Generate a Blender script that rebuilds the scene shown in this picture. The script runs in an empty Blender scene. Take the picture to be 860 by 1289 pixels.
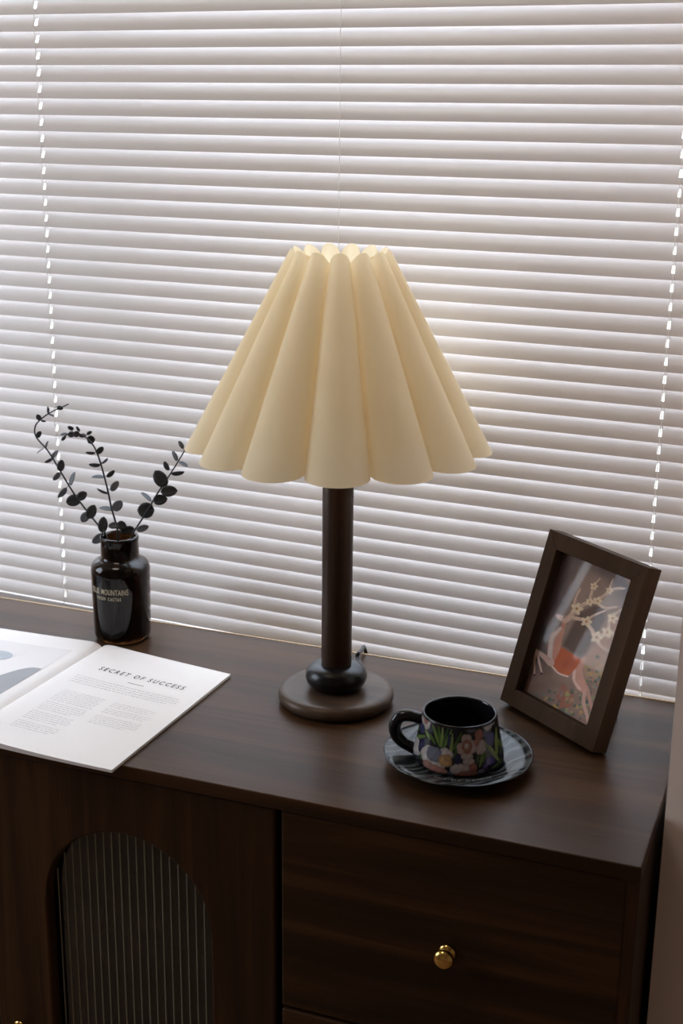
import bpy, bmesh, math, random
import numpy as np
from mathutils import Vector, Matrix, Euler
random.seed(7)
S = bpy.context.scene
COL = S.collection
D = bpy.data
PI = math.pi

# ------------------------------------------------------------------ camera
F_PX, PITCH, YAW, ROLL = 1718.5, 0.292660, 0.418124, 0.010604
CAM = Vector((0.0, -1.6037, 0.7120))
_fw = Vector((-math.sin(YAW)*math.cos(PITCH), math.cos(YAW)*math.cos(PITCH), -math.sin(PITCH)))
_r0 = Vector((math.cos(YAW), math.sin(YAW), 0)); _u0 = _r0.cross(_fw)
_r = math.cos(ROLL)*_r0 + math.sin(ROLL)*_u0
_u = -math.sin(ROLL)*_r0 + math.cos(ROLL)*_u0
cd = D.cameras.new('camera'); cam = D.objects.new('camera', cd); COL.objects.link(cam)
cd.sensor_fit = 'VERTICAL'; cd.sensor_height = 36; cd.lens = F_PX*36/1289
cd.clip_start = 0.02
m3 = Matrix((_r, _u, -_fw)).transposed()
cam.matrix_world = Matrix.Translation(CAM) @ m3.to_4x4()
cd.dof.use_dof = True; cd.dof.focus_distance = 1.66; cd.dof.aperture_fstop = 6.3
S.camera = cam

def at(x, y, Y):
    """point of the world plane Y=const seen at photograph coordinates"""
    d = _fw + _r*((x-430)/F_PX) + _u*((644.5-y)/F_PX)
    return CAM + d*((Y-CAM.y)/d.y)
def on_table(x, y, z=0.0):
    d = _fw + _r*((x-430)/F_PX) + _u*((644.5-y)/F_PX)
    return CAM + d*((z-CAM.z)/d.z)

# ------------------------------------------------------------------ world, light, exposure
W = D.worlds.new('sky'); S.world = W; W.use_nodes = True
wn = W.node_tree.nodes; wl = W.node_tree.links
wbg = wn['Background']
tc = wn.new('ShaderNodeTexCoord'); sx = wn.new('ShaderNodeSeparateXYZ'); cr = wn.new('ShaderNodeValToRGB')
mr = wn.new('ShaderNodeMapRange'); mr.inputs[1].default_value = -1; mr.inputs[2].default_value = 1
wl.new(tc.outputs['Generated'], sx.inputs[0]); wl.new(sx.outputs['Z'], mr.inputs[0]); wl.new(mr.outputs[0], cr.inputs[0])
wl.new(cr.outputs[0], wbg.inputs[0])
e = cr.color_ramp.elements
e[0].position = 0.0; e[0].color = (0.16, 0.16, 0.16, 1)
e[1].position = 1.0; e[1].color = (0.76, 0.875, 1.06, 1)
for pos, c in ((0.47, (0.20, 0.20, 0.20, 1)), (0.53, (0.83, 0.90, 1.01, 1))):
    k = e.new(pos); k.color = c
wbg.inputs[1].default_value = 8.6

def portal(name, loc, rot, sx_, sy_):
    l = D.lights.new(name, 'AREA'); l.shape = 'RECTANGLE'; l.size = sx_; l.size_y = sy_
    l.cycles.is_portal = True
    o = D.objects.new(name, l); o.location = loc; o.rotation_euler = rot; COL.objects.link(o)
portal('daylight_portal', (-1.08, 0.16, 0.62), (-PI/2, 0, 0), 1.84, 1.60)      # behind the blinds, faces -Y
portal('daylight_portal', (-2.72, -1.10, 0.85), (0, -PI/2, 0), 1.4, 1.1)       # left window, faces +X

vs = S.view_settings
vs.view_transform = 'Standard'; vs.look = 'None'; vs.gamma = 1.0; vs.use_curve_mapping = False
vs.exposure = 0.16
S.cycles.use_denoising = True
S.cycles.max_bounces = 10; S.cycles.diffuse_bounces = 6; S.cycles.transmission_bounces = 8; S.cycles.transparent_max_bounces = 12
S.cycles.sample_clamp_indirect = 4.0

# ------------------------------------------------------------------ materials
def srgb(r, g, b):
    f = lambda c: (c/255/12.92) if c/255 <= 0.04045 else ((c/255+0.055)/1.055)**2.4
    return (f(r), f(g), f(b), 1)
def mat(name, color, rough=0.5, metal=0.0, spec=0.5, trans=0.0, ior=1.45, coat=0.0, bump=None, noise=None):
    m = D.materials.new(name); m.use_nodes = True
    n = m.node_tree.nodes; l = m.node_tree.links; b = n['Principled BSDF']
    b.inputs['Base Color'].default_value = color; b.inputs['Roughness'].default_value = rough
    b.inputs['Metallic'].default_value = metal; b.inputs['Specular IOR Level'].default_value = spec
    b.inputs['Transmission Weight'].default_value = trans; b.inputs['IOR'].default_value = ior
    b.inputs['Coat Weight'].default_value = coat
    t = n.new('ShaderNodeTexCoord')
    if noise:                                   # slight colour variation of the surface itself
        sc_, amt = noise
        z = n.new('ShaderNodeTexNoise'); z.inputs['Scale'].default_value = sc_; z.inputs['Detail'].default_value = 4
        l.new(t.outputs['Object'], z.inputs['Vector'])
        mx = n.new('ShaderNodeMix'); mx.data_type = 'RGBA'
        mx.inputs[6].default_value = tuple(c*(1-amt) for c in color[:3])+(1,)
        mx.inputs[7].default_value = tuple(min(1, c*(1+amt)) for c in color[:3])+(1,)
        l.new(z.outputs[0], mx.inputs[0]); l.new(mx.outputs[2], b.inputs['Base Color'])
    if bump:
        sc_, st = bump
        z = n.new('ShaderNodeTexNoise'); z.inputs['Scale'].default_value = sc_; z.inputs['Detail'].default_value = 3
        l.new(t.outputs['Object'], z.inputs['Vector'])
        bp = n.new('ShaderNodeBump'); bp.inputs['Strength'].default_value = st; bp.inputs['Distance'].default_value = 0.001
        l.new(z.outputs[0], bp.inputs['Height']); l.new(bp.outputs[0], b.inputs['Normal'])
    return m

def wood(name, axis, c0, c1, c2, rough=0.38, spec=0.5, scale=1.0):
    """walnut: long streaks along the given axis"""
    m = D.materials.new(name); m.use_nodes = True
    n = m.node_tree.nodes; l = m.node_tree.links; b = n['Principled BSDF']
    t = n.new('ShaderNodeTexCoord'); mp = n.new('ShaderNodeMapping')
    s = [26*scale]*3; s[axis] = 1.3*scale; mp.inputs['Scale'].default_value = s
    l.new(t.outputs['Object'], mp.inputs['Vector'])
    a = n.new('ShaderNodeTexNoise'); a.inputs['Scale'].default_value = 1.0; a.inputs['Detail'].default_value = 5
    a.inputs['Distortion'].default_value = 0.8; l.new(mp.outputs[0], a.inputs['Vector'])
    mp2 = n.new('ShaderNodeMapping'); s2 = [300*scale]*3; s2[axis] = 8*scale; mp2.inputs['Scale'].default_value = s2
    l.new(t.outputs['Object'], mp2.inputs['Vector'])
    f = n.new('ShaderNodeTexNoise'); f.inputs['Scale'].default_value = 1.0; f.inputs['Detail'].default_value = 3
    l.new(mp2.outputs[0], f.inputs['Vector'])
    ad = n.new('ShaderNodeMath'); ad.operation = 'MULTIPLY_ADD'; ad.inputs[1].default_value = 0.25; ad.inputs[2].default_value = -0.12
    l.new(f.outputs[0], ad.inputs[0])
    ad2 = n.new('ShaderNodeMath'); ad2.operation = 'ADD'; l.new(ad.outputs[0], ad2.inputs[0]); l.new(a.outputs[0], ad2.inputs[1])
    r = n.new('ShaderNodeValToRGB'); l.new(ad2.outputs[0], r.inputs[0])
    r.color_ramp.elements[0].position = 0.34; r.color_ramp.elements[0].color = c0
    r.color_ramp.elements[1].position = 0.68; r.color_ramp.elements[1].color = c2
    k = r.color_ramp.elements.new(0.5); k.color = c1
    l.new(r.outputs[0], b.inputs['Base Color'])
    b.inputs['Roughness'].default_value = rough; b.inputs['Specular IOR Level'].default_value = spec
    b.inputs['Specular Tint'].default_value = (1.0, 0.84, 0.72, 1)
    bp = n.new('ShaderNodeBump'); bp.inputs['Strength'].default_value = 0.12; bp.inputs['Distance'].default_value = 0.0006
    l.new(f.outputs[0], bp.inputs['Height']); l.new(bp.outputs[0], b.inputs['Normal'])
    return m

WC = ((0.019, 0.0088, 0.0034, 1), (0.032, 0.0145, 0.0054, 1), (0.056, 0.0255, 0.0095, 1))
M_top = wood('walnut_top', 0, (0.024, 0.0115, 0.0052, 1), (0.040, 0.0190, 0.0085, 1), (0.064, 0.031, 0.0145, 1), rough=0.36, spec=0.13, scale=0.8)
M_wv = wood('walnut_vertical', 2, *WC, rough=0.5, spec=0.15)
M_wh = wood('walnut_horizontal', 0, *WC, rough=0.5, spec=0.15)
M_lampwood = wood('dark_lamp_wood', 2, (0.022, 0.012, 0.008, 1), (0.032, 0.017, 0.011, 1), (0.045, 0.024, 0.015, 1), rough=0.36, spec=0.25, scale=2.0)
M_basewood = wood('lamp_base_wood', 0, (0.040, 0.024, 0.015, 1), (0.055, 0.034, 0.022, 1), (0.075, 0.046, 0.030, 1), rough=0.33, spec=0.2, scale=1.4)
M_ball = mat('black_wood_ball', (0.007, 0.006, 0.006, 1), rough=0.27, spec=0.35, noise=(30, 0.2))
M_frame = wood('brown_frame_wood', 2, (0.036, 0.0195, 0.0105, 1), (0.042, 0.0230, 0.0125, 1), (0.050, 0.028, 0.0155, 1), rough=0.6, spec=0.07, scale=2.0)
M_slat = mat('white_slat_enamel', (0.655, 0.615, 0.595, 1), rough=0.34, spec=0.5, noise=(3, 0.02))
n = M_slat.node_tree.nodes; l = M_slat.node_tree.links      # thin plastic lets a little daylight through
tl = n.new('ShaderNodeBsdfTranslucent'); tl.inputs[0].default_value = (0.80, 0.66, 0.55, 1)
mx = n.new('ShaderNodeMixShader'); mx.inputs[0].default_value = 0.018
l.new(n['Principled BSDF'].outputs[0], mx.inputs[1]); l.new(tl.outputs[0], mx.inputs[2]); l.new(mx.outputs[0], n['Material Output'].inputs[0])
M_cord = mat('white_cord', (0.80, 0.78, 0.75, 1), rough=0.8, bump=(2500, 0.3))
M_wall = mat('warm_wall_paint', (0.80, 0.68, 0.60, 1), rough=0.85, bump=(160, 0.15), noise=(4, 0.03))
M_ceil = mat('ceiling_paint', (0.72, 0.68, 0.63, 1), rough=0.9, bump=(120, 0.1))
M_floor = wood('floor_boards', 0, (0.24, 0.15, 0.09, 1), (0.30, 0.19, 0.115, 1), (0.36, 0.24, 0.15, 1), rough=0.5, scale=0.4)
M_sill = mat('cream_sill_stone', (0.80, 0.74, 0.66, 1), rough=0.4, noise=(20, 0.06))
M_edge = mat('tan_edge_banding', (0.44, 0.30, 0.16, 1), rough=0.5, noise=(60, 0.2))
M_pvc = mat('white_window_frame', (0.75, 0.75, 0.74, 1), rough=0.4, noise=(5, 0.02))
M_brass = mat('polished_brass', (0.62, 0.40, 0.12, 1), rough=0.16, metal=1.0, noise=(80, 0.1))
M_black = mat('black_plastic', (0.012, 0.012, 0.012, 1), rough=0.35, bump=(900, 0.1))
M_ceramic = mat('black_glazed_ceramic', (0.006, 0.006, 0.007, 1), rough=0.07, spec=0.38, bump=(40, 0.05))
M_paper = mat('magazine_paper', (0.68, 0.635, 0.600, 1), rough=0.5, spec=0.2, bump=(400, 0.04), noise=(15, 0.01))
M_ink = mat('dark_ink', (0.05, 0.045, 0.045, 1), rough=0.6, noise=(200, 0.2))
M_inkgrey = mat('grey_ink', (0.27, 0.25, 0.24, 1), rough=0.6, noise=(200, 0.1))
M_photo = mat('photo_pale_print', (0.58, 0.53, 0.51, 1), rough=0.4, noise=(12, 0.05))
M_photo2 = mat('photo_grey_print', (0.20, 0.195, 0.195, 1), rough=0.4, noise=(25, 0.15))
M_photo3 = mat('photo_blue_grey_print', (0.27, 0.29, 0.31, 1), rough=0.35, noise=(40, 0.25))
M_photo4 = mat('photo_white_print', (0.66, 0.66, 0.67, 1), rough=0.4, noise=(60, 0.1))
M_leaf = mat('charcoal_leaf', (0.022, 0.023, 0.024, 1), rough=0.42, spec=0.55, noise=(90, 0.35), bump=(500, 0.2))
M_leafpale = mat('grey_leaf', (0.085, 0.088, 0.094, 1), rough=0.45, spec=0.5, noise=(90, 0.25), bump=(500, 0.2))
M_stem = mat('black_stem', (0.012, 0.012, 0.012, 1), rough=0.5, noise=(200, 0.3))
M_label = mat('pale_gold_print', (0.50, 0.43, 0.30, 1), rough=0.5, noise=(150, 0.1))
M_amber = mat('dark_amber_glass', (0.045, 0.018, 0.006, 1), rough=0.03, spec=0.3, trans=1.0, ior=1.38, bump=(14, 0.06))
M_bulb = mat('frosted_bulb', (0.85, 0.83, 0.8, 1), rough=0.25, bump=(200, 0.02))
M_iron = mat('white_wire', (0.6, 0.58, 0.55, 1), rough=0.4, metal=0.3, bump=(200, 0.02))
M_board = mat('frame_backing_board', (0.10, 0.07, 0.05, 1), rough=0.8, noise=(80, 0.2))
M_carcass = mat('dark_cabinet_inside', (0.045, 0.022, 0.012, 1), rough=0.6, noise=(30, 0.3))

def thin_glass(name, tint, refl=0.04, rough=0.0):
    m = D.materials.new(name); m.use_nodes = True; n = m.node_tree.nodes; l = m.node_tree.links
    n.remove(n['Principled BSDF']); out = n['Material Output']
    t = n.new('ShaderNodeBsdfTransparent'); t.inputs[0].default_value = tint
    g = n.new('ShaderNodeBsdfGlossy'); g.inputs['Roughness'].default_value = rough
    lw = n.new('ShaderNodeLayerWeight'); lw.inputs[0].default_value = 0.5
    pw = n.new('ShaderNodeMath'); pw.operation = 'POWER'; pw.inputs[1].default_value = 5.0; l.new(lw.outputs['Facing'], pw.inputs[0])
    fr = n.new('ShaderNodeMath'); fr.operation = 'MULTIPLY_ADD'; fr.inputs[1].default_value = 0.9; fr.inputs[2].default_value = refl; l.new(pw.outputs[0], fr.inputs[0])
    mx = n.new('ShaderNodeMixShader'); l.new(fr.outputs[0], mx.inputs[0]); l.new(t.outputs[0], mx.inputs[1]); l.new(g.outputs[0], mx.inputs[2])
    l.new(mx.outputs[0], out.inputs[0]); return m
M_pane = thin_glass('clear_window_glass', (0.97, 0.98, 0.98, 1))
M_frameglass = thin_glass('picture_glass', (0.97, 0.97, 0.97, 1), refl=0.006)
M_rib = mat('pale_glass_rib', (0.22, 0.21, 0.16, 1), rough=0.25, spec=0.5, noise=(60, 0.1))
M_flute = mat('fluted_grey_glass', (0.10, 0.105, 0.10, 1), rough=0.12, spec=0.2, trans=0.97, ior=1.5, bump=(60, 0.03))

# translucent cream fabric of the shade, with a fine weave
M_shade = D.materials.new('cream_shade_fabric'); M_shade.use_nodes = True
n = M_shade.node_tree.nodes; l = M_shade.node_tree.links; n.remove(n['Principled BSDF'])
t = n.new('ShaderNodeTexCoord'); nz = n.new('ShaderNodeTexNoise'); nz.inputs['Scale'].default_value = 900; l.new(t.outputs['Object'], nz.inputs['Vector'])
nz2 = n.new('ShaderNodeTexNoise'); nz2.inputs['Scale'].default_value = 25; l.new(t.outputs['Object'], nz2.inputs['Vector'])
bp = n.new('ShaderNodeBump'); bp.inputs['Strength'].default_value = 0.15; bp.inputs['Distance'].default_value = 0.0005; l.new(nz.outputs[0], bp.inputs['Height'])
mxc = n.new('ShaderNodeMix'); mxc.data_type = 'RGBA'; mxc.inputs[6].default_value = (0.95, 0.82, 0.575, 1); mxc.inputs[7].default_value = (0.97, 0.86, 0.63, 1); l.new(nz2.outputs[0], mxc.inputs[0])
df = n.new('ShaderNodeBsdfDiffuse'); tl = n.new('ShaderNodeBsdfTranslucent')
l.new(mxc.outputs[2], df.inputs[0]); l.new(mxc.outputs[2], tl.inputs[0]); l.new(bp.outputs[0], df.inputs['Normal'])
mx = n.new('ShaderNodeMixShader'); mx.inputs[0].default_value = 0.50; l.new(df.outputs[0], mx.inputs[1]); l.new(tl.outputs[0], mx.inputs[2])
l.new(mx.outputs[0], n['Material Output'].inputs[0])

def painted(name, rough, spec=0.5):
    """colours come from the mesh's own 'paint' colour attribute (flat print / glaze decoration)"""
    m = D.materials.new(name); m.use_nodes = True; n = m.node_tree.nodes; l = m.node_tree.links
    b = n['Principled BSDF']; a = n.new('ShaderNodeVertexColor'); a.layer_name = 'paint'
    l.new(a.outputs[0], b.inputs['Base Color']); b.inputs['Roughness'].default_value = rough
    b.inputs['Specular IOR Level'].default_value = spec
    return m
M_art = painted('printed_picture', 0.5, 0.3)
M_cup = painted('floral_glaze', 0.10, 0.28)

# saucer: black glaze with silver-grey watered ripples
M_saucer = D.materials.new('rippled_black_glaze'); M_saucer.use_nodes = True
n = M_saucer.node_tree.nodes; l = M_saucer.node_tree.links; b = n['Principled BSDF']
t = n.new('ShaderNodeTexCoord'); mp = n.new('ShaderNodeMapping'); mp.inputs['Rotation'].default_value = (0, 0, 0.5); l.new(t.outputs['Object'], mp.inputs[0])
wv = n.new('ShaderNodeTexWave'); wv.inputs['Scale'].default_value = 22; wv.inputs['Distortion'].default_value = 13; wv.inputs['Detail'].default_value = 1
wv.inputs['Detail Scale'].default_value = 0.9; l.new(mp.outputs[0], wv.inputs['Vector'])
rp = n.new('ShaderNodeValToRGB'); l.new(wv.outputs[0], rp.inputs[0])
rp.color_ramp.elements[0].position = 0.25; rp.color_ramp.elements[0].color = (0.012, 0.013, 0.015, 1)
rp.color_ramp.elements[1].position = 0.85; rp.color_ramp.elements[1].color = (0.062, 0.068, 0.067, 1)
l.new(rp.outputs[0], b.inputs['Base Color']); b.inputs['Roughness'].default_value = 0.16; b.inputs['Specular IOR Level'].default_value = 0.2
bp = n.new('ShaderNodeBump'); bp.inputs['Strength'].default_value = 0.07; bp.inputs['Distance'].default_value = 0.001; l.new(wv.outputs[0], bp.inputs['Height']); l.new(bp.outputs[0], b.inputs['Normal'])

# ------------------------------------------------------------------ helpers
def empty(name, loc=(0, 0, 0), rz=0.0, label=None, cat=None, group=None, parent=None, rot=None):
    o = D.objects.new(name, None); COL.objects.link(o); o.location = loc
    o.rotation_euler = rot if rot else (0, 0, rz); o.empty_display_size = 0.05
    if label: o['label'] = label
    if cat: o['category'] = cat
    if group: o['group'] = group
    if parent: o.parent = parent
    return o
def link_mesh(name, me, m, parent=None, loc=None, rot=None, smooth=False, kind=None, label=None):
    o = D.objects.new(name, me); COL.objects.link(o)
    if m is not None and not me.materials: me.materials.append(m)
    if parent: o.parent = parent
    if loc is not None: o.location = loc
    if rot is not None: o.rotation_euler = rot
    if smooth:
        me.polygons.foreach_set('use_smooth', [True]*len(me.polygons))
    if kind: o['kind'] = kind
    if label: o['label'] = label
    return o
def bm_obj(name, bm, m, parent=None, bevel=0, **k):
    bmesh.ops.recalc_face_normals(bm, faces=bm.faces)
    me = D.meshes.new(name); bm.to_mesh(me); bm.free()
    o = link_mesh(name, me, m, parent, **k)
    if bevel:
        md = o.modifiers.new('bevel', 'BEVEL'); md.width = bevel; md.segments = 2; md.limit_method = 'ANGLE'; md.angle_limit = 0.6
    return o
def add_box(bm, x0, x1, y0, y1, z0, z1):
    v = [bm.verts.new(p) for p in ((x0,y0,z0),(x1,y0,z0),(x1,y1,z0),(x0,y1,z0),(x0,y0,z1),(x1,y0,z1),(x1,y1,z1),(x0,y1,z1))]
    for f in ((0,3,2,1),(4,5,6,7),(0,1,5,4),(1,2,6,5),(2,3,7,6),(3,0,4,7)): bm.faces.new([v[i] for i in f])
def box(name, x0, x1, y0, y1, z0, z1, m, parent=None, bevel=0, **k):
    bm = bmesh.new(); add_box(bm, x0, x1, y0, y1, z0, z1); return bm_obj(name, bm, m, parent, bevel, **k)
def add_lathe(bm, prof, seg=64, center=(0, 0, 0), cap0=True, cap1=True):
    rings = []
    for r, z in prof:
        if r < 1e-6:
            rings.append([bm.verts.new((center[0], center[1], center[2]+z))]*seg)
        else:
            rings.append([bm.verts.new((center[0]+r*math.cos(2*PI*i/seg), center[1]+r*math.sin(2*PI*i/seg), center[2]+z)) for i in range(seg)])
    for a, b_ in zip(rings, rings[1:]):
        for i in range(seg):
            j = (i+1) % seg; q = []
            for v in (a[i], a[j], b_[j], b_[i]):
                if v not in q: q.append(v)
            if len(q) > 2: bm.faces.new(q)
    if cap0 and prof[0][0] > 1e-6: bm.faces.new(rings[0][::-1])
    if cap1 and prof[-1][0] > 1e-6: bm.faces.new(rings[-1])
def lathe(name, prof, m, parent=None, seg=64, cap0=True, cap1=True, **k):
    bm = bmesh.new(); add_lathe(bm, prof, seg, cap0=cap0, cap1=cap1); k.setdefault('smooth', True)
    return bm_obj(name, bm, m, parent, **k)
def catmull(pts, n=6):
    pts = [Vector(p) for p in pts]; out = []
    P = [2*pts[0]-pts[1]] + pts + [2*pts[-1]-pts[-2]]
    for i in range(1, len(P)-2):
        for j in range(n):
            t = j/n; a, b_, c, d = P[i-1], P[i], P[i+1], P[i+2]
            out.append(0.5*((2*b_)+(c-a)*t+(2*a-5*b_+4*c-d)*t*t+(3*b_-a-3*c+d)*t**3))
    out.append(pts[-1]); return out
def add_tube(bm, pts, rad, seg=8, cap=True):
    pts = [Vector(p) for p in pts]; n_ = len(pts)
    rad = rad if hasattr(rad, '__len__') else [rad]*n_
    tang = [(pts[min(i+1, n_-1)]-pts[max(i-1, 0)]).normalized() for i in range(n_)]
    up = Vector((0, 0, 1)) if abs(tang[0].z) < 0.9 else Vector((1, 0, 0))
    nrm = tang[0].cross(up).normalized(); rings = []
    for i in range(n_):
        nrm = (nrm - tang[i]*nrm.dot(tang[i])).normalized(); bn = tang[i].cross(nrm)
        rings.append([bm.verts.new(pts[i]+rad[i]*(math.cos(2*PI*k/seg)*nrm+math.sin(2*PI*k/seg)*bn)) for k in range(seg)])
    for a, b_ in zip(rings, rings[1:]):
        for i in range(seg): bm.faces.new((a[i], a[(i+1) % seg], b_[(i+1) % seg], b_[i]))
    if cap: bm.faces.new(rings[0][::-1]); bm.faces.new(rings[-1])
def tube(name, pts, rad, m, parent=None, seg=8, **k):
    bm = bmesh.new(); add_tube(bm, pts, rad, seg); k.setdefault('smooth', True)
    return bm_obj(name, bm, m, parent, **k)
def text_mesh(body, size, align='LEFT', spacing=1.0, ext=0.0, sx_=1.0, shear=0.0, bold=0.0, word=1.0):
    """text as a flat mesh in its own XY plane (returns verts, faces)"""
    c = D.curves.new('txt', 'FONT'); c.body = body; c.size = size; c.align_x = align; c.space_character = spacing
    c.space_word = word; c.offset = bold; c.shear = shear; c.resolution_u = 3
    o = D.objects.new('txt', c); COL.objects.link(o)
    dg = bpy.context.evaluated_depsgraph_get(); me = D.meshes.new_from_object(o.evaluated_get(dg))
    vs_ = [Vector((v.co.x*sx_, v.co.y, 0)) for v in me.vertices]; fs = [tuple(p.vertices) for p in me.polygons]
    D.objects.remove(o); D.curves.remove(c); D.meshes.remove(me)
    return vs_, fs
def struct(o): o['kind'] = 'structure'; return o

# ------------------------------------------------------------------ room shell
FL, CE = -0.80, 1.75           # floor and ceiling; z=0 is the cabinet top
XR = -0.2057                   # left edge of the wall pier on the right
XL = -2.00                     # other end of the blind's recess
struct(box('floor', -2.9, 1.75, -3.75, 0.30, FL-0.06, FL, M_floor))
struct(box('ceiling', -2.9, 1.75, -3.75, 0.30, CE, CE+0.06, M_ceil))
def walls(name, boxes, m=M_wall):
    bm = bmesh.new()
    for b_ in boxes: add_box(bm, *b_)
    return struct(bm_obj(name, bm, m))
# pier beside the cabinet: its left edge and warm front face
walls('wall_right_pier', [(XR, 1.75, -0.30, 0.30, FL, CE)])
walls('wall_left_pier', [(-2.75, XL, -0.30, 0.30, FL, CE)])
walls('wall_window', [(XL, XR, 0.07, 0.25, FL, -0.06), (XL, XR, 0.07, 0.25, 1.50, CE)])
M_wall2 = mat('taupe_wall_paint', (0.52, 0.43, 0.36, 1), rough=0.9, bump=(160, 0.15), noise=(4, 0.03))
walls('wall_right', [(1.60, 1.75, -3.60, -0.30, FL, CE)], M_wall2)
walls('wall_back', [(-2.75, 1.75, -3.75, -3.60, FL, CE)], M_wall2)
walls('wall_left', [(-2.75, -2.60, -3.60, -1.65, FL, CE), (-2.75, -2.60, -0.55, -0.30, FL, CE),
                    (-2.75, -2.60, -1.65, -0.55, FL, 0.15), (-2.75, -2.60, -1.65, -0.55, 1.55, CE)])
struct(box('trim_sill', XL, XR, 0.036, 0.25, -0.06, -0.045, M_sill, bevel=0.002))
def window(name, axis, a0, a1, z0, z1, w):
    """white frame with a centre mullion and two glass panes; axis 0: along X at Y=w, 1: along Y at X=w"""
    root = struct(empty(name, ((a0+a1)/2, w, z0) if axis == 0 else (w, (a0+a1)/2, z0)))
    h = (a1-a0)/2; H = z1-z0; f = 0.045
    def bx(nm, p0, p1, q0, q1, m, t_):
        if axis == 0: return box(nm, p0, p1, -t_, t_, q0, q1, m, root)
        return box(nm, -t_, t_, p0, p1, q0, q1, m, root)
    bx('window_frame', -h, h, 0, f, M_pvc, 0.02); bx('window_frame', -h, h, H-f, H, M_pvc, 0.02)
    bx('window_frame', -h, -h+f, f, H-f, M_pvc, 0.02); bx('window_frame', h-f, h, f, H-f, M_pvc, 0.02)
    bx('mullion', -f/2, f/2, f, H-f, M_pvc, 0.02)
    bx('pane', -h+f, -f/2, f, H-f, M_pane, 0.001); bx('pane', f/2, h-f, f, H-f, M_pane, 0.001)
window('window_1', 0, XL, XR, -0.045, 1.50, 0.12)
window('window_2', 1, -1.65, -0.55, 0.15, 1.55, -2.68)

# unseen fill light added to brighten the room, shaped as a round ceiling lamp
CLP = Vector((-1.05, -0.80, CE))
cl = empty('added_fill_lamp', (CLP.x, CLP.y, CE), label='added fill light shaped as a round white flush ceiling lamp, out of the picture', cat='lamp')
def fill_lamp():
    bm = bmesh.new(); add_lathe(bm, [(0, 0), (0.31, 0), (0.31, -0.035), (0.295, -0.04), (0.295, -0.012), (0, -0.012)], 64)
    bm_obj('fill_lamp_housing', bm, M_pvc, cl, smooth=False)
    m = D.materials.new('fill_lamp_glow'); m.use_nodes = True; b = m.node_tree.nodes['Principled BSDF']
    b.inputs['Base Color'].default_value = (0.8, 0.78, 0.74, 1); b.inputs['Emission Color'].default_value = (1.0, 0.91, 0.81, 1); b.inputs['Emission Strength'].default_value = FILL_E
    bm = bmesh.new(); add_lathe(bm, [(0, -0.014), (0.293, -0.014), (0.293, -0.045), (0.27, -0.06), (0.15, -0.072), (0, -0.075)], 64)
    bm_obj('fill_lamp_diffuser', bm, m, cl, smooth=True)
FILL_E = 6.2
fill_lamp()

# ------------------------------------------------------------------ venetian blind
PITCH_S = 0.0215; SW = 0.0252; TILT = math.radians(26.5); Z0 = 0.7539
BX0, BX1 = XL+0.012, XR-0.008
HOLES = (-1.1706, -0.2980, -2.0431+0.12)
CORDS = (-1.1706, -0.7200, -0.2980, -1.62)
blind = empty('venetian_blind', ((BX0+BX1)/2, 0, -0.045), label='wide white venetian blind with nearly closed slats hanging behind the dark cabinet', cat='blind')
BO = Vector(((BX0+BX1)/2, 0, -0.045))
def slat_mesh():
    NP = 10; crown = 0.0016; th = 0.00025
    def pt(s, off=0):     # s=0 room edge (bottom) .. 1 window edge (top)
        c = crown*4*s*(1-s)+off
        a = s*SW
        # chord direction (sin, cos), normal pointing to room/up
        return (a*math.sin(TILT)-c*math.cos(TILT), a*math.cos(TILT)+c*math.sin(TILT))
    xs = [BX0]
    for h in sorted(HOLES):
        if BX0 < h < BX1: xs += [h-0.0022, h+0.0022]
    xs.append(BX1)
    bm = bmesh.new()
    grid = [[(bm.verts.new((x-BO.x, *pt(i/NP, th))), bm.verts.new((x-BO.x, *pt(i/NP, -th)))) for i in range(NP+1)] for x in xs]
    for a in range(len(xs)-1):
        hole = abs(xs[a+1]-xs[a]-0.0044) < 1e-6
        for i in range(NP):
            if hole and 3 <= i < 7:
                continue
            A, B_ = grid[a], grid[a+1]
            bm.faces.new((A[i][0], B_[i][0], B_[i+1][0], A[i+1][0])); bm.faces.new((A[i][1], A[i+1][1], B_[i+1][1], B_[i][1]))
        if hole:
            A, B_ = grid[a], grid[a+1]
            for i in (3, 7): bm.faces.new((A[i][0], A[i][1], B_[i][1], B_[i][0]))
            for G in (A, B_):
                for i in range(3, 7): bm.faces.new((G[i][0], G[i+1][0], G[i+1][1], G[i][1]))
        for i in (0, NP): bm.faces.new((grid[a][i][0], grid[a+1][i][0], grid[a+1][i][1], grid[a][i][1]))
    for G in (grid[0], grid[-1]):
        for i in range(NP): bm.faces.new((G[i][0], G[i][1], G[i+1][1], G[i+1][0]))
    bmesh.ops.recalc_face_normals(bm, faces=bm.faces)
    me = D.meshes.new('slat'); bm.to_mesh(me); bm.free()
    me.materials.append(M_slat)
    me.polygons.foreach_set('use_smooth', [True]*len(me.polygons))
    # keep the long edges crisp
    ang = me.attributes.new('sharp_edge', 'BOOLEAN', 'EDGE')
    bm = bmesh.new(); bm.from_mesh(me)
    flags = [e_.calc_face_angle(0) > 0.6 for e_ in bm.edges]; bm.free()
    ang.data.foreach_set('value', flags)
    return me
sm = slat_mesh()
K_LO, K_HI = -29, 36
for k in range(K_LO, K_HI+1):
    z = Z0-k*PITCH_S
    rx = random.uniform(-0.012, 0.012)
    link_mesh('slat', sm, None, blind, loc=(0, 0, z-BO.z), rot=(rx, 0, 0))
zb = Z0-K_HI*PITCH_S
box('bottom_rail', BX0-BO.x, BX1-BO.x, 0.002, 0.024, zb-0.013-BO.z, zb-0.002-BO.z, M_slat, blind, bevel=0.002)
zt = Z0-K_LO*PITCH_S+0.03
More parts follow.
